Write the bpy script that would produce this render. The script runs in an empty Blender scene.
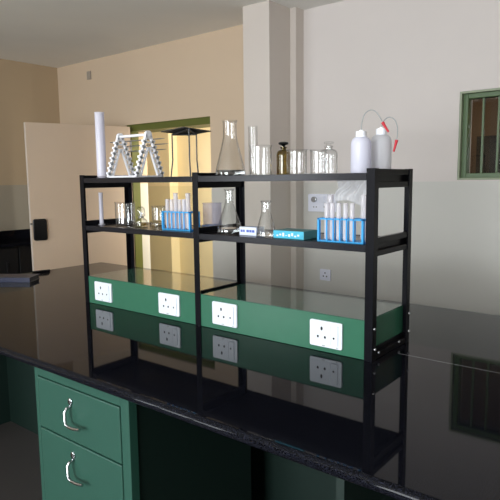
import bpy, bmesh, math, random
from mathutils import Vector, Matrix
random.seed(4)
C = bpy.context.scene.collection
CT = 0.9                       # height of the bench top above the floor
SC = bpy.context.scene

# ------------------------------------------------------------------ materials
def new_mat(name):
    m = bpy.data.materials.new(name); m.use_nodes = True
    nt = m.node_tree; nt.nodes.clear()
    out = nt.nodes.new('ShaderNodeOutputMaterial')
    return m, nt, out

def lin(c):
    return tuple(((v / 12.92) if v <= 0.04045 else ((v + 0.055) / 1.055) ** 2.4) for v in c)

def rgb(r, g, b):
    return lin((r / 255, g / 255, b / 255)) + (1,)

def surf(name, col, rough=0.5, metal=0.0, noise=0.0, scale=20, ior=1.5, bump=0.0, spec=0.5):
    m, nt, out = new_mat(name)
    p = nt.nodes.new('ShaderNodeBsdfPrincipled')
    p.inputs['Base Color'].default_value = col
    p.inputs['Roughness'].default_value = rough
    p.inputs['Metallic'].default_value = metal
    p.inputs['IOR'].default_value = ior
    p.inputs['Specular IOR Level'].default_value = spec
    if noise or bump:
        tc = nt.nodes.new('ShaderNodeTexCoord')
        n = nt.nodes.new('ShaderNodeTexNoise'); n.inputs['Scale'].default_value = scale
        n.inputs['Detail'].default_value = 4
        nt.links.new(tc.outputs['Object'], n.inputs['Vector'])
        if noise:
            mx = nt.nodes.new('ShaderNodeMix'); mx.data_type = 'RGBA'
            d = 1 - noise
            mx.inputs[6].default_value = (col[0] * d, col[1] * d, col[2] * d, 1)
            mx.inputs[7].default_value = (min(1, col[0] * (1 + noise)), min(1, col[1] * (1 + noise)), min(1, col[2] * (1 + noise)), 1)
            nt.links.new(n.outputs['Fac'], mx.inputs[0])
            nt.links.new(mx.outputs[2], p.inputs['Base Color'])
        if bump:
            b = nt.nodes.new('ShaderNodeBump'); b.inputs['Strength'].default_value = bump
            b.inputs['Distance'].default_value = 0.002
            nt.links.new(n.outputs['Fac'], b.inputs['Height'])
            nt.links.new(b.outputs['Normal'], p.inputs['Normal'])
    nt.links.new(p.outputs[0], out.inputs[0])
    return m

def wall_paint(name, upper, upper_right, lower, split_x=None, line=CT + 0.545):
    """two-tone painted plaster: a gloss dado below, matt paint above"""
    m, nt, out = new_mat(name)
    g = nt.nodes.new('ShaderNodeNewGeometry')
    s = nt.nodes.new('ShaderNodeSeparateXYZ'); nt.links.new(g.outputs['Position'], s.inputs[0])
    gt = nt.nodes.new('ShaderNodeMath'); gt.operation = 'GREATER_THAN'; gt.inputs[1].default_value = line
    nt.links.new(s.outputs['Z'], gt.inputs[0])
    n = nt.nodes.new('ShaderNodeTexNoise'); n.inputs['Scale'].default_value = 2.3; n.inputs['Detail'].default_value = 5
    nt.links.new(g.outputs['Position'], n.inputs['Vector'])
    up = nt.nodes.new('ShaderNodeMix'); up.data_type = 'RGBA'
    up.inputs[6].default_value = upper; up.inputs[7].default_value = upper_right
    if split_x is None:
        up.inputs[0].default_value = 0
    else:
        gx = nt.nodes.new('ShaderNodeMath'); gx.operation = 'GREATER_THAN'; gx.inputs[1].default_value = split_x
        nt.links.new(s.outputs['X'], gx.inputs[0]); nt.links.new(gx.outputs[0], up.inputs[0])
    mx = nt.nodes.new('ShaderNodeMix'); mx.data_type = 'RGBA'
    mx.inputs[6].default_value = lower
    nt.links.new(up.outputs[2], mx.inputs[7]); nt.links.new(gt.outputs[0], mx.inputs[0])
    hv = nt.nodes.new('ShaderNodeMix'); hv.data_type = 'RGBA'; hv.blend_type = 'MULTIPLY'
    hv.inputs[0].default_value = 1
    cr = nt.nodes.new('ShaderNodeValToRGB')
    cr.color_ramp.elements[0].color = (0.94, 0.94, 0.94, 1); cr.color_ramp.elements[1].color = (1, 1, 1, 1)
    nt.links.new(n.outputs['Fac'], cr.inputs[0])
    nt.links.new(mx.outputs[2], hv.inputs[6]); nt.links.new(cr.outputs[0], hv.inputs[7])
    p = nt.nodes.new('ShaderNodeBsdfPrincipled')
    nt.links.new(hv.outputs[2], p.inputs['Base Color'])
    ro = nt.nodes.new('ShaderNodeMapRange'); ro.inputs[3].default_value = 0.38; ro.inputs[4].default_value = 0.8
    nt.links.new(gt.outputs[0], ro.inputs[0]); nt.links.new(ro.outputs[0], p.inputs['Roughness'])
    nt.links.new(p.outputs[0], out.inputs[0])
    return m

def glass(name, tint=(0.985, 0.988, 0.988), edge=(0.62, 0.64, 0.66), strength=0.6):
    """thin lab glass: clear face-on, darker and more mirror-like at the rim"""
    m, nt, out = new_mat(name)
    lw = nt.nodes.new('ShaderNodeLayerWeight'); lw.inputs['Blend'].default_value = 0.5
    pw = nt.nodes.new('ShaderNodeMath'); pw.operation = 'POWER'; pw.inputs[1].default_value = 4.0
    nt.links.new(lw.outputs['Facing'], pw.inputs[0])
    cr = nt.nodes.new('ShaderNodeMix'); cr.data_type = 'RGBA'
    cr.inputs[6].default_value = tint + (1,); cr.inputs[7].default_value = edge + (1,)
    nt.links.new(pw.outputs[0], cr.inputs[0])
    t = nt.nodes.new('ShaderNodeBsdfTransparent'); nt.links.new(cr.outputs[2], t.inputs[0])
    g = nt.nodes.new('ShaderNodeBsdfGlossy'); g.inputs['Roughness'].default_value = 0.015
    f = nt.nodes.new('ShaderNodeMath'); f.operation = 'MULTIPLY_ADD'
    f.inputs[1].default_value = strength; f.inputs[2].default_value = 0.058
    p3 = nt.nodes.new('ShaderNodeMath'); p3.operation = 'POWER'; p3.inputs[1].default_value = 3.5
    nt.links.new(lw.outputs['Facing'], p3.inputs[0]); nt.links.new(p3.outputs[0], f.inputs[0])
    mx = nt.nodes.new('ShaderNodeMixShader')
    nt.links.new(f.outputs[0], mx.inputs[0]); nt.links.new(t.outputs[0], mx.inputs[1]); nt.links.new(g.outputs[0], mx.inputs[2])
    nt.links.new(mx.outputs[0], out.inputs[0])
    return m

def plastic(name, col, clear=0.2, rough=0.35):
    """milky plastic: part diffuse, part translucent, part see-through"""
    m, nt, out = new_mat(name)
    p = nt.nodes.new('ShaderNodeBsdfPrincipled'); p.inputs['Base Color'].default_value = col
    p.inputs['Roughness'].default_value = rough
    tl = nt.nodes.new('ShaderNodeBsdfTranslucent'); tl.inputs[0].default_value = col
    t = nt.nodes.new('ShaderNodeBsdfTransparent'); t.inputs[0].default_value = (col[0] ** .5, col[1] ** .5, col[2] ** .5, 1)
    a = nt.nodes.new('ShaderNodeMixShader'); a.inputs[0].default_value = 0.35
    nt.links.new(p.outputs[0], a.inputs[1]); nt.links.new(tl.outputs[0], a.inputs[2])
    b = nt.nodes.new('ShaderNodeMixShader'); b.inputs[0].default_value = clear
    nt.links.new(a.outputs[0], b.inputs[1]); nt.links.new(t.outputs[0], b.inputs[2])
    nt.links.new(b.outputs[0], out.inputs[0])
    return m

def granite(name):
    m, nt, out = new_mat(name)
    tc = nt.nodes.new('ShaderNodeTexCoord')
    v = nt.nodes.new('ShaderNodeTexNoise'); v.inputs['Scale'].default_value = 420; v.inputs['Detail'].default_value = 2
    nt.links.new(tc.outputs['Object'], v.inputs['Vector'])
    cr = nt.nodes.new('ShaderNodeValToRGB')
    e = cr.color_ramp.elements
    e[0].position = 0.45; e[0].color = (0.0015, 0.0015, 0.002, 1)
    e[1].position = 0.78; e[1].color = (0.020, 0.022, 0.036, 1)
    nt.links.new(v.outputs['Fac'], cr.inputs[0])
    p = nt.nodes.new('ShaderNodeBsdfPrincipled')
    nt.links.new(cr.outputs[0], p.inputs['Base Color'])
    p.inputs['Roughness'].default_value = 0.035; p.inputs['IOR'].default_value = 1.22
    nt.links.new(p.outputs[0], out.inputs[0])
    return m

M = {}
M['wall'] = wall_paint('two_tone_wall_paint', rgb(210, 188, 162), rgb(216, 208, 203), rgb(203, 201, 194), split_x=-1.2)
M['column'] = wall_paint('column_paint', rgb(212, 202, 193), rgb(212, 202, 193), rgb(204, 196, 186))
M['wall_left'] = wall_paint('shaded_tan_wall_paint', rgb(186, 164, 134), rgb(186, 164, 134), rgb(164, 154, 136))  # tan paint darkened to carry the left wall's shading
M['corridor'] = wall_paint('corridor_paint', rgb(250, 234, 196), rgb(250, 234, 196), rgb(236, 222, 182), line=CT + 0.5)
M['store'] = surf('store_room_paint', rgb(168, 138, 104), 0.8, noise=0.08, scale=3)
M['ceiling'] = surf('ceiling_paint', rgb(238, 236, 230), 0.9, noise=0.03, scale=3)
M['floor'] = surf('terrazzo_floor', rgb(66, 62, 60), 0.35, noise=0.25, scale=90)
M['granite'] = granite('polished_black_granite')
M['black'] = surf('black_enamel', (0.004, 0.004, 0.006, 1), 0.3, spec=0.12)
M['shelf'] = surf('grey_black_shelf_enamel', (0.006, 0.006, 0.010, 1), 0.25, spec=0.3)
M['green'] = surf('green_laminate', rgb(52, 102, 80), 0.22, noise=0.05, scale=30)
M['greentop'] = surf('glossy_green_laminate', rgb(54, 90, 76), 0.07, noise=0.04, scale=30, ior=1.6)
M['cabgreen'] = surf('dimmed_green_cabinet_enamel', rgb(38, 76, 64), 0.4, noise=0.05, scale=25)  # green deepened to carry the weaker light below the bench top
M['shadegreen'] = surf('shaded_green_panel_enamel', rgb(12, 32, 26), 0.5, noise=0.08, scale=12)  # shade under the bench is put into this near-black green
M['framegreen'] = surf('olive_green_gloss', rgb(92, 98, 42), 0.35, noise=0.08, scale=30)
M['wingreen'] = surf('window_green_gloss', rgb(76, 100, 60), 0.35, noise=0.08, scale=30)
M['reveal'] = surf('weathered_green_reveal', rgb(150, 158, 134), 0.6, noise=0.1, scale=25)
M['white'] = surf('white_socket_plastic', rgb(222, 228, 236), 0.25)
M['whiteb'] = surf('white_switch_plastic', rgb(222, 224, 236), 0.3)
M['grey'] = surf('grey_plastic', rgb(150, 150, 150), 0.5)
M['fitting'] = surf('drab_fitting', rgb(158, 148, 136), 0.5)
M['dark'] = surf('dark_hole', (0.004, 0.004, 0.004, 1), 0.6)
M['chrome'] = surf('chrome', (0.5, 0.51, 0.53, 1), 0.12, metal=1.0)
M['bolt'] = surf('zinc_bolt', (0.4, 0.4, 0.4, 1), 0.35, metal=1.0)
M['steel'] = surf('dull_steel', rgb(140, 140, 142), 0.35, metal=0.8)
M['darksteel'] = surf('burnt_steel', rgb(70, 70, 72), 0.4, metal=0.7)
M['gauze'] = surf('sooty_wire_gauze', rgb(52, 52, 52), 0.6, noise=0.4, scale=400)
M['rackwhite'] = surf('white_rack_plastic', rgb(236, 236, 240), 0.4)
M['leaf'] = surf('beige_door_paint', rgb(200, 178, 156), 0.45, noise=0.02, scale=6)
M['leafedge'] = surf('pale_door_edge', rgb(214, 202, 190), 0.5)
M['glass'] = glass('clear_lab_glass')
M['amber'] = glass('amber_lab_glass', (0.66, 0.58, 0.20), (0.24, 0.18, 0.03), 0.45)
M['tubeglass'] = plastic('frosty_test_tube_glass', rgb(252, 250, 252), 0.64, 0.1)
M['lens_fill'] = surf('clear_lens_fill', (0.97, 0.98, 0.98, 1), 0.0, ior=1.33)
M['lens_fill'].node_tree.nodes['Principled BSDF'].inputs['Transmission Weight'].default_value = 1.0
M['pane'] = glass('window_pane_glass', (0.86, 0.86, 0.84), (0.5, 0.5, 0.5), 0.6)
M['wash'] = plastic('milky_bottle_plastic', rgb(240, 240, 252), 0.12, 0.3)
M['wash2'] = plastic('cloudy_bottle_plastic', rgb(236, 236, 240), 0.28, 0.3)
M['cyl'] = plastic('frosted_cylinder_plastic', rgb(240, 238, 246), 0.25, 0.2)
M['frost'] = plastic('frosted_beaker_plastic', rgb(240, 238, 246), 0.82, 0.2)
M['cap'] = surf('white_cap_plastic', rgb(240, 242, 248), 0.35)
M['tube'] = plastic('clear_spout_plastic', rgb(196, 200, 200), 0.35, 0.25)
M['red'] = surf('red_plastic_tip', rgb(196, 24, 44), 0.4)
M['blue'] = plastic('blue_rack_plastic', rgb(72, 188, 246), 0.06, 0.3)
M['bluetray'] = plastic('pale_blue_plastic', rgb(150, 178, 214), 0.35, 0.3)
M['blackgloss'] = surf('black_gloss_stopper', (0.006, 0.006, 0.006, 1), 0.15)
M['carton'] = surf('white_carton', rgb(214, 222, 240), 0.6)
M['print'] = surf('blue_print', rgb(74, 96, 176), 0.6)
M['teal'] = surf('turquoise_carton', rgb(58, 172, 200), 0.4, noise=0.25, scale=60)
M['tealtop'] = surf('dull_teal_carton', rgb(72, 138, 142), 0.5, noise=0.08, scale=40)
M['film'] = plastic('crumpled_clear_film', rgb(250, 250, 252), 0.4, 0.12)
M['book'] = surf('dark_blue_cover', rgb(24, 30, 56), 0.3, noise=0.2, scale=40)
M['pages'] = surf('page_edges', rgb(70, 70, 78), 0.7)
M['blackcab'] = surf('dark_cabinet', (0.006, 0.006, 0.007, 1), 0.5)
M['mark'] = surf('white_scale_print', rgb(240, 240, 240), 0.6)

# ------------------------------------------------------------------ mesh helpers
class MB:
    def __init__(s): s.bm = bmesh.new()
    def box(s, x0, x1, y0, y1, z0, z1):
        v = [s.bm.verts.new(p) for p in ((x0, y0, z0), (x1, y0, z0), (x1, y1, z0), (x0, y1, z0), (x0, y0, z1), (x1, y0, z1), (x1, y1, z1), (x0, y1, z1))]
        for f in ((3, 2, 1, 0), (4, 5, 6, 7), (0, 1, 5, 4), (1, 2, 6, 5), (2, 3, 7, 6), (3, 0, 4, 7)):
            s.bm.faces.new([v[i] for i in f])
        return s
    def prism(s, poly, h0, h1, axis='z'):
        """extrude a 2-D outline; axis is the extrusion direction"""
        def P(a, b, h):
            return (a, b, h) if axis == 'z' else ((a, h, b) if axis == 'y' else (h, a, b))
        lo = [s.bm.verts.new(P(a, b, h0)) for a, b in poly]; hi = [s.bm.verts.new(P(a, b, h1)) for a, b in poly]
        n = len(poly)
        s.bm.faces.new(lo[::-1]); s.bm.faces.new(hi)
        for i in range(n): s.bm.faces.new((lo[i], lo[(i + 1) % n], hi[(i + 1) % n], hi[i]))
        return s
    def lathe(s, prof, seg=36, c=(0, 0, 0)):
        """prof: (r, z) from the axis to the axis or a closed ring"""
        rings = []
        for r, z in prof:
            if r < 1e-6: rings.append([s.bm.verts.new((c[0], c[1], c[2] + z))])
            else: rings.append([s.bm.verts.new((c[0] + r * math.cos(2 * math.pi * k / seg), c[1] + r * math.sin(2 * math.pi * k / seg), c[2] + z)) for k in range(seg)])
        for a, b in zip(rings, rings[1:]):
            for k in range(seg):
                k2 = (k + 1) % seg
                if len(a) == 1 and len(b) == 1: continue
                if len(a) == 1: s.bm.faces.new((a[0], b[k2], b[k]))
                elif len(b) == 1: s.bm.faces.new((a[k], a[k2], b[0]))
                else: s.bm.faces.new((a[k], a[k2], b[k2], b[k]))
        return s
    def tube(s, pts, r, seg=12, r2=None):
        pts = [Vector(p) for p in pts]; n = len(pts); rings = []
        ref = Vector((0.31, 0.92, 0.22)).normalized()
        for i, p in enumerate(pts):
            d = (pts[min(i + 1, n - 1)] - pts[max(i - 1, 0)]).normalized()
            u = d.cross(ref).normalized(); w = d.cross(u)
            rr = r if r2 is None else r + (r2 - r) * i / (n - 1)
            rings.append([s.bm.verts.new(p + rr * (math.cos(2 * math.pi * k / seg) * u + math.sin(2 * math.pi * k / seg) * w)) for k in range(seg)])
        for a, b in zip(rings, rings[1:]):
            for k in range(seg): s.bm.faces.new((a[k], a[(k + 1) % seg], b[(k + 1) % seg], b[k]))
        s.bm.faces.new(rings[0][::-1]); s.bm.faces.new(rings[-1])
        return s
    def disc_y(s, x, z, r, y0, y1, seg=16):
        return s.prism([(x + r * math.cos(2 * math.pi * k / seg), z + r * math.sin(2 * math.pi * k / seg)) for k in range(seg)], y0, y1, 'y')
    def disc_x(s, y, z, r, x0, x1, seg=10):
        return s.prism([(y + r * math.cos(2 * math.pi * k / seg), z + r * math.sin(2 * math.pi * k / seg)) for k in range(seg)], x0, x1, 'x')
    def build(s, name, mat, parent=None, smooth=False, bevel=0, seg=2, loc=None):
        bmesh.ops.recalc_face_normals(s.bm, faces=s.bm.faces[:])
        me = bpy.data.meshes.new(name); s.bm.to_mesh(me); s.bm.free()
        for mm in (mat if isinstance(mat, (list, tuple)) else [mat]): me.materials.append(mm)
        o = bpy.data.objects.new(name, me); C.objects.link(o)
        if parent: o.parent = parent
        if loc: o.location = loc
        if smooth:
            for p in me.polygons: p.use_smooth = True
            me.set_sharp_from_angle(angle=math.radians(38))
        if bevel:
            b = o.modifiers.new('Bevel', 'BEVEL'); b.width = bevel; b.segments = seg; b.limit_method = 'ANGLE'
        return o

def rounded(x0, x1, z0, z1, r, n=5):
    pts = []
    for cx, cz, a in ((x1 - r, z1 - r, 0), (x0 + r, z1 - r, 90), (x0 + r, z0 + r, 180), (x1 - r, z0 + r, 270)):
        for k in range(n + 1):
            t = math.radians(a + 90 * k / n); pts.append((cx + r * math.cos(t), cz + r * math.sin(t)))
    return pts

def tag(o, label=None, cat=None, group=None, kind=None):
    if label: o['label'] = label
    if cat: o['category'] = cat
    if group: o['group'] = group
    if kind: o['kind'] = kind
    return o

def thing(name, loc, label, cat, group=None, rz=0):
    o = bpy.data.objects.new(name, None); o.empty_display_size = 0.03; C.objects.link(o)
    o.location = loc; o.rotation_euler = (0, 0, rz)
    return tag(o, label, cat, group)

def struct(o): o['kind'] = 'structure'; return o

# ------------------------------------------------------------------ the room
XL, XR, YF, YB = -3.94, 3.4, -4.0, 2.0
ZC = CT + 1.782
TH = 0.25
D0, D1, DZ = -2.835, -1.737, CT + 1.105            # doorway
W0, W1, WZ0, WZ1 = 0.337, 1.75, CT + 0.553, CT + 1.089   # window to the store

struct(MB().box(-6.6, XR + .2, YF - .2, 4.0, -0.1, 0).build('floor', M['floor']))
struct(MB().box(-6.6, XR + .2, YF - .2, 4.0, ZC, ZC + .12).build('ceiling', M['ceiling']))
b = MB()
b.box(-6.6, D0, YB, YB + TH, 0, ZC); b.box(-6.6, -6.5, YB + TH, 3.8, 0, ZC); b.box(D0, D1, YB, YB + TH, DZ, ZC); b.box(D1, W0, YB, YB + TH, 0, ZC)
b.box(W0, W1, YB, YB + TH, 0, WZ0); b.box(W0, W1, YB, YB + TH, WZ1, ZC); b.box(W1, XR + .2, YB, YB + TH, 0, ZC)
struct(b.build('wall_back', M['wall']))
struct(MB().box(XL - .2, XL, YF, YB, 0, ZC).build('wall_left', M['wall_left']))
struct(MB().box(XR, XR + .2, YF, YB, 0, ZC).build('wall_right', M['wall']))
FW = [(-3.4, -1.9), (-0.4, 1.9)]; FZ0, FZ1 = 0.75, 2.45
b = MB()
b.box(XL - .2, XR + .2, YF - .2, YF, 0, FZ0); b.box(XL - .2, XR + .2, YF - .2, YF, FZ1, ZC)
for x0, x1 in ((XL - .2, FW[0][0]), (FW[0][1], FW[1][0]), (FW[1][1], XR + .2)): b.box(x0, x1, YF - .2, YF, FZ0, FZ1)
struct(b.build('wall_front', M['wall']))
# concrete column standing out of the back wall, with a slimmer strip at its right
struct(MB().box(-1.083, -0.85, 1.648, YB, 0, ZC).build('column', M['column'], bevel=.004))
struct(MB().box(-0.85, -0.80, 1.90, YB, 0, ZC).build('trim_1', M['column']))
# corridor behind the doorway, and the dim store behind the window
struct(MB().box(-6.5, -0.35, 3.7, 3.8, 0, ZC).build('wall_corridor', M['corridor']))
struct(MB().box(-6.4, -3.90, 3.55, 3.7, 0, ZC).build('trim_2', M['corridor']))
struct(MB().box(-0.45, -0.35, YB + TH, 3.7, 0, ZC).build('wall_partition', M['store']))
struct(MB().box(-0.35, XR + .2, 3.7, 3.8, 0, ZC).build('wall_store', M['store']))

# door frame + leaf
b = MB()
y0, y1 = YB + .01, YB + .13
y0, y1 = YB + .008, YB + .235
b.box(D0, D0 + .062, y0, YB + .10, 0, DZ); b.box(D1 - .062, D1, YB + .14, y1, 0, DZ); b.box(D0 + .062, D1 - .0005, y0, YB + .14, DZ - .062, DZ)
b.box(D0 + .062, D1 - .062, YB + .14, y1, DZ - .062, DZ)
fr = struct(b.build('door_1', M['framegreen'], bevel=.003))
fr['label'] = 'olive green door frame around the bright doorway'
hx, hy, fx, fy = -2.7218, 1.9545, -2.9998, 1.0522
L = math.hypot(hx - fx, hy - fy); ang = math.atan2(hy - fy, hx - fx)
leaf = bpy.data.objects.new('door_2', None); C.objects.link(leaf); leaf.location = (fx, fy, 0); leaf.rotation_euler = (0, 0, ang)
leaf['kind'] = 'structure'; leaf['label'] = 'beige door leaf standing open beside the doorway'
# local x runs from free edge to hinge; local -y is the face seen
MB().box(0, L, 0, .038, .012, CT + 1.08).build('door_leaf', M['leaf'], leaf, bevel=.002)
MB().box(-.004, 0, .002, .036, .014, CT + 1.078).build('edge_strip', M['leafedge'], leaf)
MB().prism(rounded(.012, .128, CT + .062, CT + .252, .02), -.022, 0, 'y').build('lock_case', M['blackgloss'], leaf, bevel=.004)
MB().disc_y(-.0, CT + .21, .008, -.012, 0).build('latch_knob', M['chrome'], leaf)
h = MB()
for z in (.25, 1.0, 1.75): h.box(L - .01, L + .01, .0, .012, z, z + .1)
h.build('hinge', M['steel'], leaf)

# store window
win = bpy.data.objects.new('window_1', None); C.objects.link(win); win['kind'] = 'structure'
win['label'] = 'green framed window looking into the dim store room'
win.location = (W0, YB, WZ0)
w, hh = W1 - W0, WZ1 - WZ0
def wf(b, x0, x1, z0, z1, t, ya, yb):
    b.box(x0, x0 + t, ya, yb, z0, z1); b.box(x1 - t, x1, ya, yb, z0, z1)
    b.box(x0 + t, x1 - t, ya, yb, z0, z0 + t); b.box(x0 + t, x1 - t, ya, yb, z1 - t, z1); return b
wf(MB(), 0.0006, w - .0006, .0006, hh - .0006, .012, .001, .06).build('reveal', M['reveal'], win)
wf(MB(), .012, w - .012, .012, hh - .012, .03, .035, .10).build('window_frame', M['wingreen'], win, bevel=.003)
for k, x in enumerate((.125, .215, .43, .645, .86, 1.075, 1.29)):
    MB().box(x - .0055, x + .0055, .058, .078, .03, hh - .03).build('mullion', M['wingreen'], win)
MB().box(.04, w - .04, .066, .070, .04, hh - .04).build('window_pane', M['pane'], win)

# windows behind the camera: frames; daylight is an area lamp in each opening
for k, (x0, x1) in enumerate(FW):
    o = bpy.data.objects.new('window_%d' % (k + 2), None); C.objects.link(o); o['kind'] = 'structure'; o.location = (x0, YF, FZ0)
    ww, h2 = x1 - x0, FZ1 - FZ0
    wf(MB(), 0, ww, 0, h2, .05, -.12, -.06).build('window_frame', M['wingreen'], o)
    for x in (ww / 3, 2 * ww / 3): MB().box(x - .025, x + .025, -.11, -.07, .05, h2 - .05).build('mullion', M['wingreen'], o)

# small fitting high on the back wall
tag(MB().box(-3.405, -3.345, YB - .014, YB - .0005, CT + 1.595, CT + 1.675).build('junction_cover', M['fitting'], bevel=.003),
    'small grey cover plate high on the back wall above the door leaf', 'wall plate')

# ------------------------------------------------------------------ the back bench along the left wall
bench = thing('wall_bench', (XL, 0.6, 0), 'black granite bench with dark cupboards along the left wall', 'bench')
MB().box(.004, .44, -2.4, 1.39, CT - .03, CT).build('bench_top', M['granite'], bench, bevel=.004)
MB().box(.004, .024, -2.4, 1.39, CT, CT + .088).build('backsplash', M['granite'], bench)
MB().box(.004, .38, -2.38, 1.37, .1, CT - .03).build('cupboard', M['blackcab'], bench)
MB().box(.004, .34, -2.38, 1.37, 0, .1).build('plinth', M['blackcab'], bench)
for k in range(5):
    d = MB().box(.38, .398, -2.36 + k * .746, -2.36 + k * .746 + .73, .12, CT - .045).build('cupboard_door', M['blackcab'], bench, bevel=.003)
    MB().box(.398, .408, -1.75 + k * .746, -1.73 + k * .746, .6, .72).build('door_pull', M['blackcab'], d)
wt = thing('white_jug', (-3.66, .955, CT), 'white ceramic jug standing on the back bench at the left edge', 'jug')
MB().lathe([(0, 0), (.05, 0), (.056, .01), (.045, .09), (.034, .13), (.037, .14), (.032, .14), (.03, .12), (.04, .08), (.048, .012), (0, .01)]).build('jug_body', M['cap'], wt, True)
MB().tube([(.04, 0, .105), (.07, 0, .1), (.074, 0, .06), (.05, 0, .035)], .006).build('handle', M['cap'], wt, True)

# ------------------------------------------------------------------ the island bench
isl = thing('island_bench', (-1.77, -.625, 0), 'long laboratory island bench topped with polished black granite', 'bench')
IW, ID = 4.4, 1.487
b = MB(); b.box(0, IW, .0138, .7605, CT - .028, CT).build('granite_top', M['granite'], isl)
MB().box(2.56, IW - .01, .7598, .7612, CT - .001, CT + .0002).build('joint_line', M['grey'], isl)
MB().tube([(0, .0138, CT - .014), (IW, .0138, CT - .014)], .0138, 24).build('rounded_edge', M['granite'], isl, True)
b = MB(); b.box(0, IW, .7605, ID, CT - .028, CT).build('granite_top', M['granite'], isl)
MB().box(.05, IW - .05, .725, .745, .0, CT - .028).build('knee_panel', M['shadegreen'], isl)
MB().box(.03, .05, .06, ID - .05, 0, CT - .028).build('end_panel', M['shadegreen'], isl)
MB().box(IW - .05, IW - .03, .06, ID - .05, 0, CT - .028).build('end_panel', M['shadegreen'], isl)
MB().box(2.72, 2.74, .08, .725, 0, CT - .028).build('side_panel', M['shadegreen'], isl)

def pedestal(x0, label, lift):
    W = .485
    p = thing('drawer_pedestal', (x0, -.598, 0), label, 'drawer unit')
    MB().box(.012, W - .006, .03, .55, .07, CT - .0285).build('carcass', M['shadegreen'], p)
    MB().box(.03, W - .03, .06, .53, 0, .07).build('plinth', M['blackcab'], p)
    f = MB(); t = .02; H1 = CT - .034
    f.box(0, t, 0, .03, .07, H1); f.box(W - .036, W, 0, .03, .07, H1); f.box(t, W - .036, 0, .03, H1 - .03, H1); f.box(t, W - .036, 0, .03, .07, .09)
    f.build('front_frame', M['cabgreen'], p, bevel=.002)
    z1 = H1 - .033
    for k, hgt in enumerate((.171, .28, .28)):
        z0 = z1 - hgt
        d = MB().box(t + .003, W - .039, -.002, .028, z0, z1).build('drawer', M['cabgreen'], p, bevel=.003)
        cx = .207; zc = z1 - .045
        hd = MB()
        hd.lathe([(0, 0), (.011, 0), (.011, .004), (.008, .006), (0, .006)], 16)
        bmesh.ops.rotate(hd.bm, verts=hd.bm.verts[:], cent=(0, 0, 0), matrix=Matrix.Rotation(math.radians(90), 3, 'X'))
        bmesh.ops.translate(hd.bm, verts=hd.bm.verts[:], vec=(cx, -.002, zc + .004))
        hd.build('lock', M['chrome'], d, True)
        hb = MB()
        hb.tube([(cx, -.002, zc - .012), (cx, -.018, zc - .014), (cx, -.026, zc - .024), (cx + .003, -.028, zc - .05), (cx + .010, -.030, zc - .060), (cx + .03, -.032, zc - .062), (cx + .055, -.032, zc - .0605), (cx + .082, -.030, zc - .056)], .0048, 12)
        hb.build('handle', M['chrome'], d, True)
        z1 = z0 - .005
    return p
pedestal(-.1665, 'green drawer pedestal with chrome lever handles under the bench front', 0)

# ------------------------------------------------------------------ the two-bay rack
WR, DR, WL, HR = .7624, .2845, .7284, .600
rack = thing('reagent_rack', (0, 0, CT), 'black two-bay angle-iron shelf rack standing on the granite island', 'shelf rack')
FL, T = .028, .003
def post(x, sx, y, sy):
    """L-section post with its corner at (x, y); flanges run towards sx and sy"""
    p = [(x, y), (x + sx * FL, y), (x + sx * FL, y + sy * T), (x + sx * T, y + sy * T), (x + sx * T, y + sy * FL), (x, y + sy * FL)]
    MB().prism(p, 0, HR, 'z').build('post', M['black'], rack, bevel=.0008)
for x, sx in ((-WL, 1), (0, 1), (WR, -1)):
    post(x, sx, 0, 1); post(x, sx, DR, -1)
    xa, xb = sorted((x + sx * T, x + sx * (T + .016)))
    for z0, z1 in ((.540, .5985), (.330, .388), (.001, .034)):
        # channel-section end rail: web with a flange top and bottom, open to the outside
        ya, yb = T, DR - T
        if sx > 0: web = (xb - .003, xb)
        else: web = (xa, xa + .003)
        b = MB(); b.box(web[0], web[1], ya, yb, z0, z1)
        for zc in ([z0, z1 - .018] if z1 - z0 > .04 else [z0]):
            b.box(xa if sx > 0 else web[1], web[0] if sx > 0 else xb, ya, yb, zc, zc + .018)
        b.build('end_rail', M['black'], rack, bevel=.0008)
# rail along the joint between the two socket boxes
MB().box(.0035, .012, .030, DR - .030, .118, .137).build('joint_rail', M['black'], rack)
def shelf(x0, x1, zt):
    b = MB()
    b.box(x0, x1, .0042, DR - .0042, zt - .003, zt)
    b.box(x0, x1, .0012, .0042, zt - .0205, zt + .0018); b.box(x0, x1, DR - .0042, DR - .0012, zt - .0205, zt + .0018)
    return b.build('shelf', M['shelf'], rack, bevel=.0008)
ZL, ZU = .3645, .5845
shelf(.029, WR - .029, ZU); shelf(.029, WR - .029, ZL); shelf(-WL + .029, -.003, ZU - .0008); shelf(-WL + .029, -.003, ZL + .0008)
for x0, x1 in ((.0195, .029), (WR - .029, WR - .0195), (-WL + .0195, -WL + .029)):
    for z in (ZL, ZU): MB().box(x0, x1, .0042, DR - .0042, z - .003, z).build('shelf_bracket', M['black'], rack)
for y, z in ((.012, .104), (.017, .038), (.205, .018), (.278, .103), (.279, .040), (.05, .020)):
    o = MB().lathe([(0, .005), (.0035, .0045), (.0048, .0025), (.0048, 0), (0, 0)], 12).build('bolt', M['bolt'], rack, True)
    o.rotation_euler = (0, math.radians(90), 0); o.location = (WR if (y < .03 or y > .25) else WR - .003, y, z)
for x in (-WL + .034, .034):
    for z in (ZU - .026, ZL - .027):
        MB().disc_x(.016, z, .0035, x - .031, x - .028).build('rivet', M['bolt'], rack)

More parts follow.
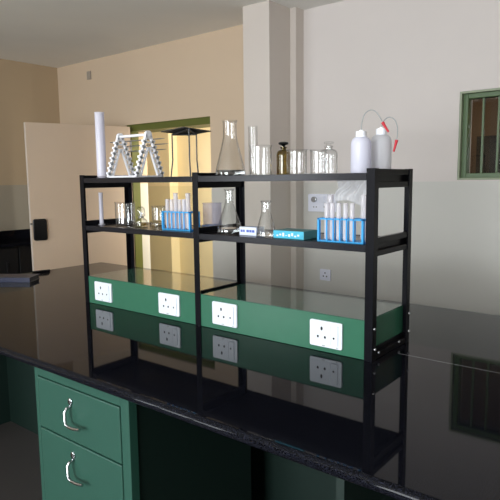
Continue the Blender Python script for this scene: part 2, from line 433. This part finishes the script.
# ------------------------------------------------------------------ green socket boxes
def socket(parent, xc, zc, yf, ww=.122, hh=.088):
    s = MB().prism(rounded(xc - ww / 2, xc + ww / 2, zc - hh / 2, zc + hh / 2, .006), yf - .008, yf, 'y').build('socket_outlet', M['white'], parent, bevel=.0015)
    MB().prism(rounded(xc - .048, xc + .020, zc - .034, zc + .034, .003), yf - .0092, yf - .0078, 'y').build('socket_face', M['white'], s, bevel=.0006)
    MB().prism(rounded(xc + .0225, xc + .048, zc - .034, zc + .034, .003), yf - .0115, yf - .0078, 'y').build('rocker_switch', M['white'], s, bevel=.001)
    for dx, dz, rx, rz in ((-.014, .018, .0042, .0068), (-.028, -.010, .0040, .0046), (-.001, -.010, .0040, .0046)):
        MB().prism([(xc + dx + rx * math.cos(2 * math.pi * k / 14), zc + dz + rz * math.sin(2 * math.pi * k / 14)) for k in range(14)], yf - .0096, yf - .009, 'y').build('pin_hole', M['dark'], s)
    MB().disc_y(xc + .033, zc - .008, .0035, yf - .0120, yf - .0112).build('switch_dot', M['dark'], s)
    MB().box(xc - .013, xc - .001, yf - .0084, yf - .0078, zc - .0405, zc - .0375).build('rating_mark', M['grey'], s)
    MB().box(xc + .040, xc + .046, yf - .0084, yf - .0078, zc - .0405, zc - .0378).build('rating_mark', M['grey'], s)
def sbox(x0, x1, label, xs):
    o = thing('socket_box', (x0, 0, CT), label, 'socket box', 'green socket boxes on the island')
    ww = x1 - x0; hb = .1295; y0, y1 = .0045, DR - .0045
    MB().box(0, ww, y0, y1, .001, hb - .003).build('box_body', M['green'], o, bevel=.0015)
    MB().box(0, ww, y0, y1, hb - .003, hb).build('top_panel', M['greentop'], o, bevel=.001)
    for x, z in xs: socket(o, x - x0, z, y0)
sbox(-WL + .021, -.001, 'long green socket box under the left half of the black rack', [(-.5856, .0663), (-.1487, .0655)])
sbox(.0215, WR - .0215, 'long green socket box under the right half of the black rack', [(.1549, .067), (.5967, .0634)])

# ------------------------------------------------------------------ glassware
def shell(prof, t, base):
    """double-walled closed profile from an outer outline (r, z) that starts at the bottom rim"""
    full = [prof[0]]
    for a, c in zip(prof, prof[1:]):              # holding loops keep the smooth shading straight on long walls
        d = math.hypot(c[0] - a[0], c[1] - a[1])
        if d > .02:
            for q in (.002 / d, 1 - .002 / d): full.append((a[0] + (c[0] - a[0]) * q, a[1] + (c[1] - a[1]) * q))
        full.append(c)
    prof = full
    out = [(0, 0)] + prof
    inn = [(max(r - t, .0005), z) for r, z in prof if z > base]
    return out + inn[::-1] + [(max(inn[0][0], .001), base), (0, base)]

def scale_marks(parent, r, z0, z1, n, a0=-1.25):
    b = MB()
    for k in range(n):
        z = z0 + (z1 - z0) * k / (n - 1); wd = .22 if k % 2 == 0 else .12
        for j in range(4):
            t0 = a0 + wd * j / 4; t1 = a0 + wd * (j + 1) / 4; R0, R1 = r + .0002, r + .0006
            q = [(R0 * math.cos(t0), R0 * math.sin(t0)), (R1 * math.cos(t0), R1 * math.sin(t0)), (R1 * math.cos(t1), R1 * math.sin(t1)), (R0 * math.cos(t1), R0 * math.sin(t1))]
            b.prism(q, z, z + .0011, 'z')
    b.build('scale_marks', M['mark'], parent)

def beaker(x, y, z, r, h, label, mat='glass', marks=7, group=None):
    o = thing('beaker', (x, y, CT + z), label, 'beaker', group)
    pf = [(r * .88, 0), (r * .96, .002), (r, .008), (r, h - .006), (r + .0015, h - .002), (r + .004, h)]
    b = MB().lathe(shell(pf, .0016, .004), 40)
    # pouring lip pulled out on the left
    for v in b.bm.verts:
        if v.co.z > h - .007:
            a = math.atan2(v.co.y, v.co.x); d = math.cos(a - 2.6)
            if d > .86: v.co.x += (d - .86) * .05 * math.cos(2.6); v.co.y += (d - .86) * .05 * math.sin(2.6)
    b.build('beaker_body', M[mat], o, True)
    if marks: scale_marks(o, r, h * .2, h * .75, marks)
    return o

def flask(x, y, z, r, h, rn, hn, label):
    o = thing('conical_flask', (x, y, CT + z), label, 'flask', 'conical flasks on the rack')
    zs = h - hn
    pf = [(r * .93, 0), (r * .99, .003), (r, .009), (r * .985, .016)]
    for k in range(1, 9): 
        t = k / 9; e = t * t * (3 - 2 * t) * .18 + t * .82
        pf.append((r * .985 + (rn - r * .985) * e, .016 + (zs - .016) * t))
    pf += [(rn, zs + .004), (rn, h - .006), (rn + .003, h - .004), (rn + .0035, h - .001), (rn + .002, h)]
    MB().lathe(shell(pf, .0018, .006), 44).build('flask_body', M['glass'], o, True)
    zl = h * .11  # liquid added to refract the dark rails like a thick glass base
    MB().lathe([(0, .0062), (r * .955, .0062), (r * .962, .012), (r * .985 - .0022 - (r * .985 - rn) * .85 * (zl - .016) / (zs - .016), zl), (0, zl)], 40).build('lens_fill', M['lens_fill'], o, True)
    return o

def cylinder(x, y, z, r, h, rf, mat, label):
    o = thing('measuring_cylinder', (x, y, CT + z), label, 'measuring cylinder')
    pf = [(rf * .6, .004), (r * 1.02, .010), (r, .016), (r, h - .004), (r + .002, h)]
    MB().lathe([(0, .004)] + pf + [(r - .0018, h), (r - .0018, .018), (0, .018)], 28).build('cylinder_tube', M[mat], o, True)
    MB().lathe([(0, 0), (rf, 0), (rf, .003), (rf * .62, .0042), (0, .0042)], 28).build('foot', M[mat], o, True)
    scale_marks(o, r, h * .15, h * .9, 24)
    return o

U, LO = ZU + .0004, ZL + .0004
UL, LOL = ZU - .0004, ZL + .0012
# --- upper shelf
cylinder(-.652, .07, UL, .0215, .300, .025, 'cyl', 'tall frosted measuring cylinder at left end of the upper shelf')
cylinder(.142, .20, U, .018, .190, .027, 'glass', 'tall clear glass cylinder rising behind a beaker on the upper shelf')
flask(.085, .128, U, .060, .213, .0265, .062, 'largest clear conical flask at middle of the upper shelf')
beaker(.256, .10, U, .041, .109, 'tall clear beaker just left of the amber bottle', marks=8)
beaker(.425, .085, U, .035, .086, 'clear beaker just right of the amber bottle on the upper shelf', marks=9)
beaker(.504, .10, U, .028, .083, 'narrow clear beaker overlapping the stoppered clear bottle', marks=6)

def reagent_bottle(x, y, z, r, h, rn, mat, label, name):
    o = thing(name, (x, y, CT + z), label, 'bottle')
    zs = h * .60; zn = h * .76
    pf = [(r * .9, 0), (r, .004), (r, zs)]
    for k in range(1, 8):
        a = math.pi / 2 * k / 7
        pf.append((rn + (r - rn) * math.cos(a) ** .8 if k < 7 else rn, zs + (zn - zs) * math.sin(a)))
    return o, pf, zn
o, pf, zn = reagent_bottle(.309, .17, U, .0255, .122, .0095, 'amber', 'amber glass bottle with black stopper on the upper shelf', 'amber_bottle')
pf += [(.0095, .098), (.0125, .1005), (.0125, .104), (.0095, .1045)]
MB().lathe(shell(pf, .002, .005), 36).build('bottle_body', M['amber'], o, True)
MB().lathe([(0, .094), (.0068, .094), (.0075, .1045), (.0062, .1055), (.007, .109), (.0165, .112), (.019, .116), (.0175, .1205), (.008, .123), (0, .1235)], 28).build('stopper', M['blackgloss'], o, True)
o, pf, zn = reagent_bottle(.472, .22, U, .0325, .118, .0135, 'glass', 'clear glass bottle with flat glass stopper beside the wash bottles', 'reagent_bottle')
pf += [(.0135, .096), (.016, .098), (.016, .101), (.0125, .1025)]
MB().lathe(shell(pf, .002, .005), 36).build('bottle_body', M['glass'], o, True)
MB().lathe([(0, .09), (.009, .09), (.0108, .102), (.007, .104), (.007, .108), (.0165, .110), (.0175, .114), (.0155, .1165), (0, .117)], 28).build('stopper', M['glass'], o, True)

def arc(pts, n=6):
    """smooth Catmull-Rom path through points"""
    P = [Vector(p) for p in pts]; P = [2 * P[0] - P[1]] + P + [2 * P[-1] - P[-2]]; out = []
    for i in range(1, len(P) - 2):
        for k in range(n):
            t = k / n; a, b_, c, d = P[i - 1], P[i], P[i + 1], P[i + 2]
            out.append(.5 * ((2 * b_) + (c - a) * t + (2 * a - 5 * b_ + 4 * c - d) * t * t + (3 * b_ - a - 3 * c + d) * t ** 3))
    out.append(P[-2]); return out
def wash_bottle(x, y, z, r, h, mat, label, path, tip):
    o = thing('wash_bottle', (x, y, CT + z), label, 'wash bottle', 'plastic wash bottles on the rack')
    pf = [(0, 0), (r * .92, 0), (r, .005), (r, h * .66)]
    for k in range(1, 8):
        a = math.pi / 2 * k / 7; pf.append((.0145 + (r - .0145) * math.cos(a) ** .9 if k < 7 else .0145, h * .66 + h * .18 * math.sin(a)))
    pf += [(.0145, h * .845), (0, h * .845)]
    MB().lathe(pf, 36).build('bottle_body', M[mat], o, True)
    c = MB(); n = 36
    c.lathe([(0, h * .835), (.0168, h * .835), (.0172, h * .84), (.0172, h * .95), (.0158, h * .97), (.006, h * .975), (.005, h), (0, h)], 36)
    c.build('screw_cap', M['cap'], o, True)
    MB().tube(arc(path), .0016, 10).build('spout_tube', M['tube'], o, True)
    MB().tube(tip, .0056, 14, .0030).build('red_tip', M['red'], o, True)
    return o
x, y = .663, .10
wash_bottle(x, y, U, .0325, .139, 'wash', 'milky white wash bottle, left of the pair, with red-tipped bent tube',
    [(0, 0, .136), (.002, 0, .160), (.011, 0, .186), (.026, .006, .199), (.042, .012, .195), (.056, .016, .177), (.066, .02, .156)],
    [(.064, .019, .160), (.070, .0215, .149), (.082, .026, .129)])
x, y = .687, .195
wash_bottle(x, y, U, .0345, .152, 'wash2', 'cloudy wash bottle, right of the pair, with hanging red-tipped tube',
    [(0, 0, .149), (.006, -.004, .163), (.016, -.008, .175), (.034, -.012, .181), (.052, -.014, .172), (.062, -.014, .150), (.063, -.014, .125), (.060, -.014, .103)],
    [(.061, -.014, .107), (.058, -.014, .094), (.051, -.013, .070)])

# --- pipette stand with three pipettes
ps = thing('pipette_stand', (-.50, .14, CT + UL), 'white notched A-frame pipette stand on the upper shelf', 'pipette stand')
def aframe(x):
    b = MB(); t = .006; hA = .185; hw = .076; lw = .010
    def P(p, q, wd):
        p, q = Vector((p[0], p[1])), Vector((q[0], q[1])); d = (q - p).normalized(); n = Vector((-d.y, d.x)) * wd
        b.prism([tuple(p - n), tuple(q - n), tuple(q + n), tuple(p + n)], x - t, x + t, 'x')
    for s in (-1, 1):
        P((s * hw, .0032), (s * .012, hA), lw * .55)
        P((s * (hw - .024), .007), (s * .004, hA - .05), lw * .35)
        for k in range(7):
            f = .10 + .125 * k; yy = s * (hw + (.012 - hw) * f); zz = hA * f
            b.prism([(yy, zz - .006), (yy + s * .014, zz - .001), (yy + s * .014, zz + .009), (yy, zz + .008)], x - t, x + t, 'x')
            P((yy, zz), (yy - s * .018, zz - .002), .004)
    P((-hw, .005), (hw, .005), .005)
    b.prism([(.018 * math.cos(a), hA + .004 + .018 * math.sin(a)) for a in [2 * math.pi * k / 18 for k in range(18)]], x - t, x + t, 'x')
    b.build('side_frame', M['rackwhite'], ps)
aframe(-.0975); aframe(.0975)
MB().tube([(-.0915, 0, .190), (.0915, 0, .190)], .0062, 14).build('top_bar', M['rackwhite'], ps, True)
MB().box(-.0915, .0915, -.078, -.066, .0, .010).build('base_bar', M['rackwhite'], ps)
MB().box(-.0915, .0915, .066, .078, .0, .010).build('base_bar', M['rackwhite'], ps)
for k, (f, lab) in enumerate(((.10 + .125 * 6, 'topmost of three glass pipettes lying across the white stand'), (.10 + .125 * 5, 'middle of three glass pipettes lying across the white stand'), (.10 + .125 * 4, 'lowest of three glass pipettes lying across the white stand'))):
    yy = .076 + (.012 - .076) * f; zz = .185 * f
    p = thing('glass_pipette', (-.50 + (-.03, -.015, -.038)[k], .14 + yy + .009, CT + UL + zz + .0135), lab, 'pipette', 'pipettes on the stand')
    MB().tube([(-.18, 0, 0), (-.165, 0, 0), (-.10, 0, 0), (.12, 0, 0), (.172, 0, 0)], .0024, 10).build('stem', M['steel'], p, True)
    MB().tube([(.172, 0, 0), (.20, 0, 0)], .0022, 10, .0008).build('pipette_tip', M['steel'], p, True)

# --- tripod and gauze
tr = thing('tripod_stand', (-.174, .14, CT + UL), 'thin steel tripod stand beside the shared post on the upper shelf', 'tripod')
legs = [(-.086, 0.0, -.076, 0.0), (.087, -.06, .080, -.055), (.0, .075, .004, .066)]
HT = .183; TILT = .075
ring = MB(); tp = [(a[2], a[3], HT + TILT * (.64 * a[2] - .77 * a[3])) for a in legs]
for i in range(3):
    ring.tube([tp[i], tp[(i + 1) % 3]], .0035, 10)
ring.build('top_ring', M['darksteel'], tr, True)
for a, q in zip(legs, tp):
    MB().tube([q, (a[2], a[3], .085), (a[2] * .99, a[3] * .99, .075), (a[0] * 1.04, a[1] * 1.04, .001)], .003, 10).build('leg', M['darksteel'], tr, True)
g = thing('wire_gauze', (-.168, .142, CT + UL + HT + .0040), 'square sooty wire gauze lying on top of the tripod', 'wire gauze', rz=math.radians(-5))
g.rotation_euler = (Matrix.Rotation(math.atan(TILT), 3, Vector((-.77, -.64, 0))) @ Matrix.Rotation(math.radians(-5), 3, 'Z')).to_euler()
b = MB(); b.box(-.074, .074, -.074, .074, 0, .0035); b.build('gauze_mat', M['gauze'], g)
MB().lathe([(0, .0035), (.045, .0035), (.045, .0048), (0, .0052)], 32).build('ceramic_disc', M['grey'], g)

# --- lower shelf, left bay
cylinder(-.690, .085, LOL, .0095, .152, .0155, 'cyl', 'small frosted measuring cylinder at left end of the lower shelf')
beaker(-.571, .132, LOL, .0465, .108, 'wide clear beaker beside the left posts on the lower shelf', marks=8)
o = thing('glass_lamp', (-.437, .112, CT + LOL), 'squat clear glass spirit lamp with a domed glass cap', 'spirit lamp')
MB().lathe(shell([(.026, 0), (.029, .003), (.031, .014), (.028, .028), (.016, .036), (.0125, .039), (.0125, .044)], .002, .005), 32).build('lamp_bowl', M['glass'], o, True)
MB().lathe([(0, .040), (.0118, .040), (.0128, .0445), (.0128, .047), (0, .048)], 24).build('wick_holder', M['steel'], o, True)
MB().lathe([(.0165, .0462), (.0190, .05), (.0195, .07), (.0165, .083), (.009, .0895), (0, .091), (0, .0892), (.008, .088), (.015, .082), (.0178, .07), (.0174, .05), (.0158, .0462)], 28).build('glass_cap', M['glass'], o, True)
MB().tube([(0, 0, .047), (.002, 0, .058), (0, .001, .066)], .004, 10).build('wick', M['cap'], o, True)
MB().lathe([(0, .006), (.024, .006), (.0265, .016), (0, .016)], 24).build('spirit', M['amber'], o, True)
pd = thing('petri_dish', (-.432, .215, CT + LOL), 'flat clear glass dish under a beaker on the lower shelf', 'dish')
MB().lathe(shell([(.040, 0), (.043, .001), (.043, .013), (.0425, .014)], .0016, .002), 40).build('dish_bottom', M['glass'], pd, True)
MB().lathe([(0, .0145), (.0452, .0145), (.0460, .0160), (.0460, .0170), (0, .0170)], 40).build('dish_lid', M['glass'], pd, True)
beaker(-.432, .215, LOL + .017, .031, .072, 'clear beaker standing on a flat glass dish', marks=5)
beaker(-.104, .224, LOL + .0042, .0405, .104, 'frosted beaker behind the shared post on the lower shelf', mat='frost', marks=0)
o = thing('shallow_tray', (-.104, .224, CT + LOL), 'shallow pale blue plastic tray under the frosted beaker', 'tray')
MB().lathe([(0, 0), (.044, 0), (.046, .002), (.046, .014), (.0448, .014), (.0445, .004), (0, .004)], 36).build('tray_shell', M['bluetray'], o, True)

# --- blue test tube racks with tubes
def tube_rack(x, y, z, ln, label, rows=(-.015, .015), n=6):
    o = thing('test_tube_rack', (x, y, CT + z), label, 'test tube rack', 'blue test tube racks')
    dp = .030; hz = .078
    pit = (ln - .022) / n; xs = [-ln / 2 + .011 + pit * (k + .5) for k in range(n)]
    MB().box(-ln / 2, ln / 2, -dp, dp, 0, .005).build('base_plate', M['blue'], o, bevel=.001)
    # perforated top plate: bars around each hole
    b = MB(); z0, z1 = hz - .005, hz
    for ya, yb in ((-dp, -dp + .005), (-.0035, .0035), (dp - .005, dp)): b.box(-ln / 2, ln / 2, ya, yb, z0, z1)
    edges = [-ln / 2] + [(xs[k] + xs[k + 1]) / 2 for k in range(n - 1)] + [ln / 2]
    for k, e in enumerate(edges):
        hwid = .0018 if 0 < k < n else .0035
        c = e if 0 < k < n else (e + .0035 if k == 0 else e - .0035)
        b.box(c - hwid, c + hwid, -dp, dp, z0 + .0002, z1 - .0002)
    b.build('top_plate', M['blue'], o)
    for sx in (-1, 1):
        for sy in (-1, 1):
            MB().box(sx * (ln / 2 - .007), sx * ln / 2, sy * dp, sy * (dp - .010), .005, hz - .005).build('corner_post', M['blue'], o)
    for k in range(1, n):
        e = edges[k]
        MB().box(e - .0022, e + .0022, -dp, -dp + .003, .005, hz - .005).build('rack_pin', M['blue'], o)
        MB().box(e - .0018, e + .0018, dp - .003, dp, .005, hz - .005).build('rack_pin', M['blue'], o)
    return xs
def tube_mesh(r, h):
    pf = [(0, 0)] + [(r * math.sin(a), r - r * math.cos(a)) for a in [math.pi / 2 * k / 5 for k in range(1, 6)]]
    pf += [(r, h - .003), (r + .0012, h - .0015), (r + .001, h)]
    ri = r - .0011
    pf += [(ri, h), (ri, r)] + [(ri * math.cos(a), r - ri * math.sin(a)) for a in [math.pi / 2 * k / 4 for k in range(1, 4)]] + [(0, r - ri)]
    b = MB().lathe(pf, 20); return b
tall = tube_mesh(.0098, .148).build('test_tube', M['tubeglass'], None, True)
short = tube_mesh(.0080, .122).build('test_tube', M['tubeglass'], None, True)
used = set()
def put_tube(src, x, y, z, label, group):
    o = src
    if src.name in used:
        o = src.copy(); C.objects.link(o)
    used.add(src.name); used.add(o.name)
    o.location = (x, y, CT + z + .0052); tag(o, label, 'test tube', group); return o
NX, NY = .630, .055
xs = tube_rack(NX, NY, LO, .168, 'bright blue test tube rack at right end of the lower shelf')
gR = 'test tubes in the right blue rack'
put_tube(tall, NX + xs[0], NY + .015, LO, 'tall test tube at left end of the right blue rack', gR)
for k, nm in enumerate(('first', 'second', 'third', 'fourth', 'last')):
    put_tube(short, NX + xs[k] + (.0 if k else .004), NY - .015, LO, nm + ' short test tube from the left in the right blue rack', gR)
put_tube(tall, NX + xs[5], NY + .015, LO, 'tall test tube at right end of the right blue rack', gR)
LX, LY = -.152, .082
xs = tube_rack(LX, LY, LOL, .166, 'bright blue test tube rack left of the shared post')
gL = 'test tubes in the left blue rack'
put_tube(short, LX + xs[0] - .002, LY - .015, LOL, 'short test tube at left end of the left blue rack', gL)
put_tube(tall, LX + xs[1] - .006, LY + .015, LOL, 'tall test tube near left end of the left blue rack', gL)
for k, nm in ((1, 'second'), (2, 'third'), (3, 'fourth'), (4, 'fifth')):
    put_tube(short, LX + xs[k], LY - .015, LOL, nm + ' short test tube from the left in the left blue rack', gL)
put_tube(short, LX + xs[3] - .004, LY + .015, LOL, 'short test tube in the back row of the left blue rack', gL)
put_tube(tall, LX + xs[5], LY - .015, LOL, 'tall test tube at right end of the left blue rack', gL)

# --- lower shelf, right bay
flask(.099, .101, LO, .050, .170, .0165, .052, 'tall clear conical flask standing beside the shared post')
flask(.318, .048, LO, .0365, .130, .0165, .034, 'smallest clear conical flask in front of the boxes')
o = thing('small_carton', (.187, .055, CT + LO), 'small white carton with blue print between two conical flasks', 'box')
MB().box(0, .080, 0, .05, 0, .031).build('carton_body', M['carton'], o, bevel=.001)
b = MB()
for k, (xa, xb) in enumerate(((.006, .016), (.018, .026), (.034, .046), (.048, .058), (.060, .072))): b.box(xa, xb, -.0004, 0, .012, .021)
b.build('print_band', M['print'], o)
o = thing('turquoise_carton', (.360, .034, CT + LO), 'flat turquoise carton lying beside the smallest flask', 'box')
MB().box(0, .128, 0, .088, 0, .0285).build('carton_body', M['tealtop'], o, bevel=.0012)
MB().box(.001, .127, -.0005, 0, .0012, .0275).build('printed_face', M['teal'], o)
b = MB()
for k in range(8): b.box(.014 + k * .0125, .022 + k * .0125, -.0009, -.0005, .008 + .003 * (k % 2), .013 + .004 * (k % 3))
b.build('print_band', M['carton'], o)

# crumpled clear bag hanging from the back of the upper shelf
b = MB(); nx, nz = 26, 22; grid = []
rnd = random.Random(9)
ph = [(rnd.uniform(3, 13), rnd.uniform(3, 13), rnd.uniform(0, 6.3)) for _ in range(9)]
for j in range(nz + 1):
    row = []
    for i in range(nx + 1):
        u, v = i / nx, j / nz
        xx = .482 + .135 * u + .006 * math.sin(6 * v + 2 * u); zz = ZU - .0205 - .088 * v * (1 - .18 * math.sin(4 * u + .6))
        d = sum(math.sin(a * u * 2.2 + c * v * 1.1 + p) for a, c, p in ph) * .0022
        row.append(b.bm.verts.new((xx, .262 + d * (0.25 + .75 * min(1, v * 3)), zz)))
    grid.append(row)
for j in range(nz):
    for i in range(nx): b.bm.faces.new((grid[j][i], grid[j][i + 1], grid[j + 1][i + 1], grid[j + 1][i]))
bag = b.build('plastic_bag', M['film'], None, True, loc=(0, 0, CT))
sd = bag.modifiers.new('Solidify', 'SOLIDIFY'); sd.thickness = .0012
tag(bag, 'crumpled clear plastic bag hanging behind the right test tube rack', 'plastic bag')

# ------------------------------------------------------------------ fittings on the back wall
sw = thing('switch_board', (-.632, YB - .0005, CT + .395), 'white switch board with round knob on the wall behind the rack', 'switch board')
MB().prism(rounded(-.12, .12, -.065, .065, .008), -.012, 0, 'y').build('board_plate', M['whiteb'], sw, bevel=.002)
MB().disc_y(-.062, .026, .021, -.032, -.012, 20).build('knob', M['chrome'], sw, bevel=.002)
for k in range(3):
    MB().box(-.012 + k * .04, .018 + k * .04, -.017, -.012, .005, .05).build('rocker_switch', M['whiteb'], sw, bevel=.001)
for x, z in ((-.070, -.03), (-.048, -.03), (.02, -.028), (.055, -.028), (.09, -.028)):
    MB().disc_y(x, z, .006, -.0126, -.0118, 12).build('pin_hole', M['grey'], sw)
wo = thing('wall_outlet', (-.604, YB - .0005, CT - .137), 'small square white outlet low on the wall seen under the shelf', 'wall outlet')
MB().prism(rounded(-.045, .045, -.042, .042, .006), -.010, 0, 'y').build('outlet_plate', M['whiteb'], wo, bevel=.002)
for x, z in ((0, .015), (-.014, -.010), (.014, -.010)): MB().disc_y(x, z, .0055, -.0106, -.0098, 12).build('pin_hole', M['dark'], wo)

# cupboard in the dim store, seen through the window
o = thing('store_cupboard', (.16, 2.95, 0), 'dark cupboard in the dim room behind the green window', 'cupboard')
MB().box(0, 1.6, 0, .5, .05, CT + .88).build('cupboard_body', M['blackcab'], o)
MB().box(.02, .79, -.018, 0, .1, CT + .86).build('cupboard_door', M['blackcab'], o); MB().box(.81, 1.58, -.018, 0, .1, CT + .86).build('cupboard_door', M['blackcab'], o)
MB().box(.05, 1.55, .03, .47, 0, .05).build('plinth', M['blackcab'], o)

# ------------------------------------------------------------------ on the island at the left
a = math.atan2(.131, .133)
o = thing('hardback_book', (-1.440, .125, CT), 'dark blue hardback book lying at left end of the granite island', 'book', rz=a - math.radians(10))
MB().box(-.30, 0, 0, .004, 0, .028).build('spine', M['book'], o, bevel=.001)
MB().box(-.298, -.004, .0042, .125, .0035, .0245).build('pages', M['pages'], o)
MB().box(-.30, 0, .0042, .13, 0, .003).build('cover', M['book'], o); MB().box(-.30, 0, .0042, .13, .025, .028).build('cover', M['book'], o)
o = thing('marker_pen', (-1.728, .37, CT + .0062), 'short black marker pen by the left edge of the granite island', 'pen', rz=math.radians(78))
MB().tube([(-.055, 0, 0), (.02, 0, 0)], .006, 14).build('barrel', M['blackgloss'], o, True)
MB().tube([(.02, 0, 0), (.055, 0, 0)], .006, 14, .0052).build('pen_cap', M['blackgloss'], o, True)

# ------------------------------------------------------------------ lights
def area(name, loc, rot, sx, sy, power, col):
    l = bpy.data.lights.new(name, 'AREA'); l.shape = 'RECTANGLE'; l.size = sx; l.size_y = sy; l.energy = power; l.color = col
    o = bpy.data.objects.new(name, l); C.objects.link(o); o.location = loc; o.rotation_euler = rot; return o
for k, (x0, x1) in enumerate(FW):
    area('daylight', ((x0 + x1) / 2, YF - .16, (FZ0 + FZ1) / 2), (math.radians(90), 0, 0), x1 - x0 - .1, FZ1 - FZ0 - .1, (72, 205)[k], (0.93, 0.97, 1.0))
# daylight reaching the corridor from its far end
area('corridor_daylight', (-1.1, 2.55, 1.7), (math.radians(90), 0, math.radians(58)), 0.8, 1.6, 75, (1.0, 0.95, 0.82))
area('store_fill', (2.6, 3.2, 2.4), (0, math.radians(35), 0), 0.6, 0.6, 16, (1.0, 0.9, 0.75))  # unseen fill light added to brighten the store room
w = bpy.data.worlds.new('World'); SC.world = w; w.use_nodes = True
w.node_tree.nodes['Background'].inputs[0].default_value = (0.75, 0.85, 1.0, 1); w.node_tree.nodes['Background'].inputs[1].default_value = 1.0

# ------------------------------------------------------------------ camera
f, pitch, roll, yaw = 559.085, .1248, -.0116, .6758
fw = Vector((-math.sin(yaw) * math.cos(pitch), math.cos(yaw) * math.cos(pitch), -math.sin(pitch)))
r = Vector((math.cos(yaw), math.sin(yaw), 0)); u = r.cross(fw)
r2 = math.cos(roll) * r + math.sin(roll) * u; u2 = -math.sin(roll) * r + math.cos(roll) * u
cd = bpy.data.cameras.new('camera'); cam = bpy.data.objects.new('camera', cd); C.objects.link(cam)
mt = Matrix((r2, u2, -fw)).transposed().to_4x4(); mt.translation = Vector((1.5227, -1.5488, .5693 + CT)); cam.matrix_world = mt
cd.sensor_width = 36; cd.sensor_fit = 'HORIZONTAL'; cd.lens = f / 500 * 36; cd.clip_start = .05
SC.camera = cam

SC.view_settings.view_transform = 'Standard'; SC.view_settings.look = 'None'
SC.view_settings.exposure = 0.0; SC.view_settings.gamma = 1.0; SC.view_settings.use_curve_mapping = False
try:
    SC.cycles.transparent_max_bounces = 48; SC.cycles.max_bounces = 10
except Exception: pass
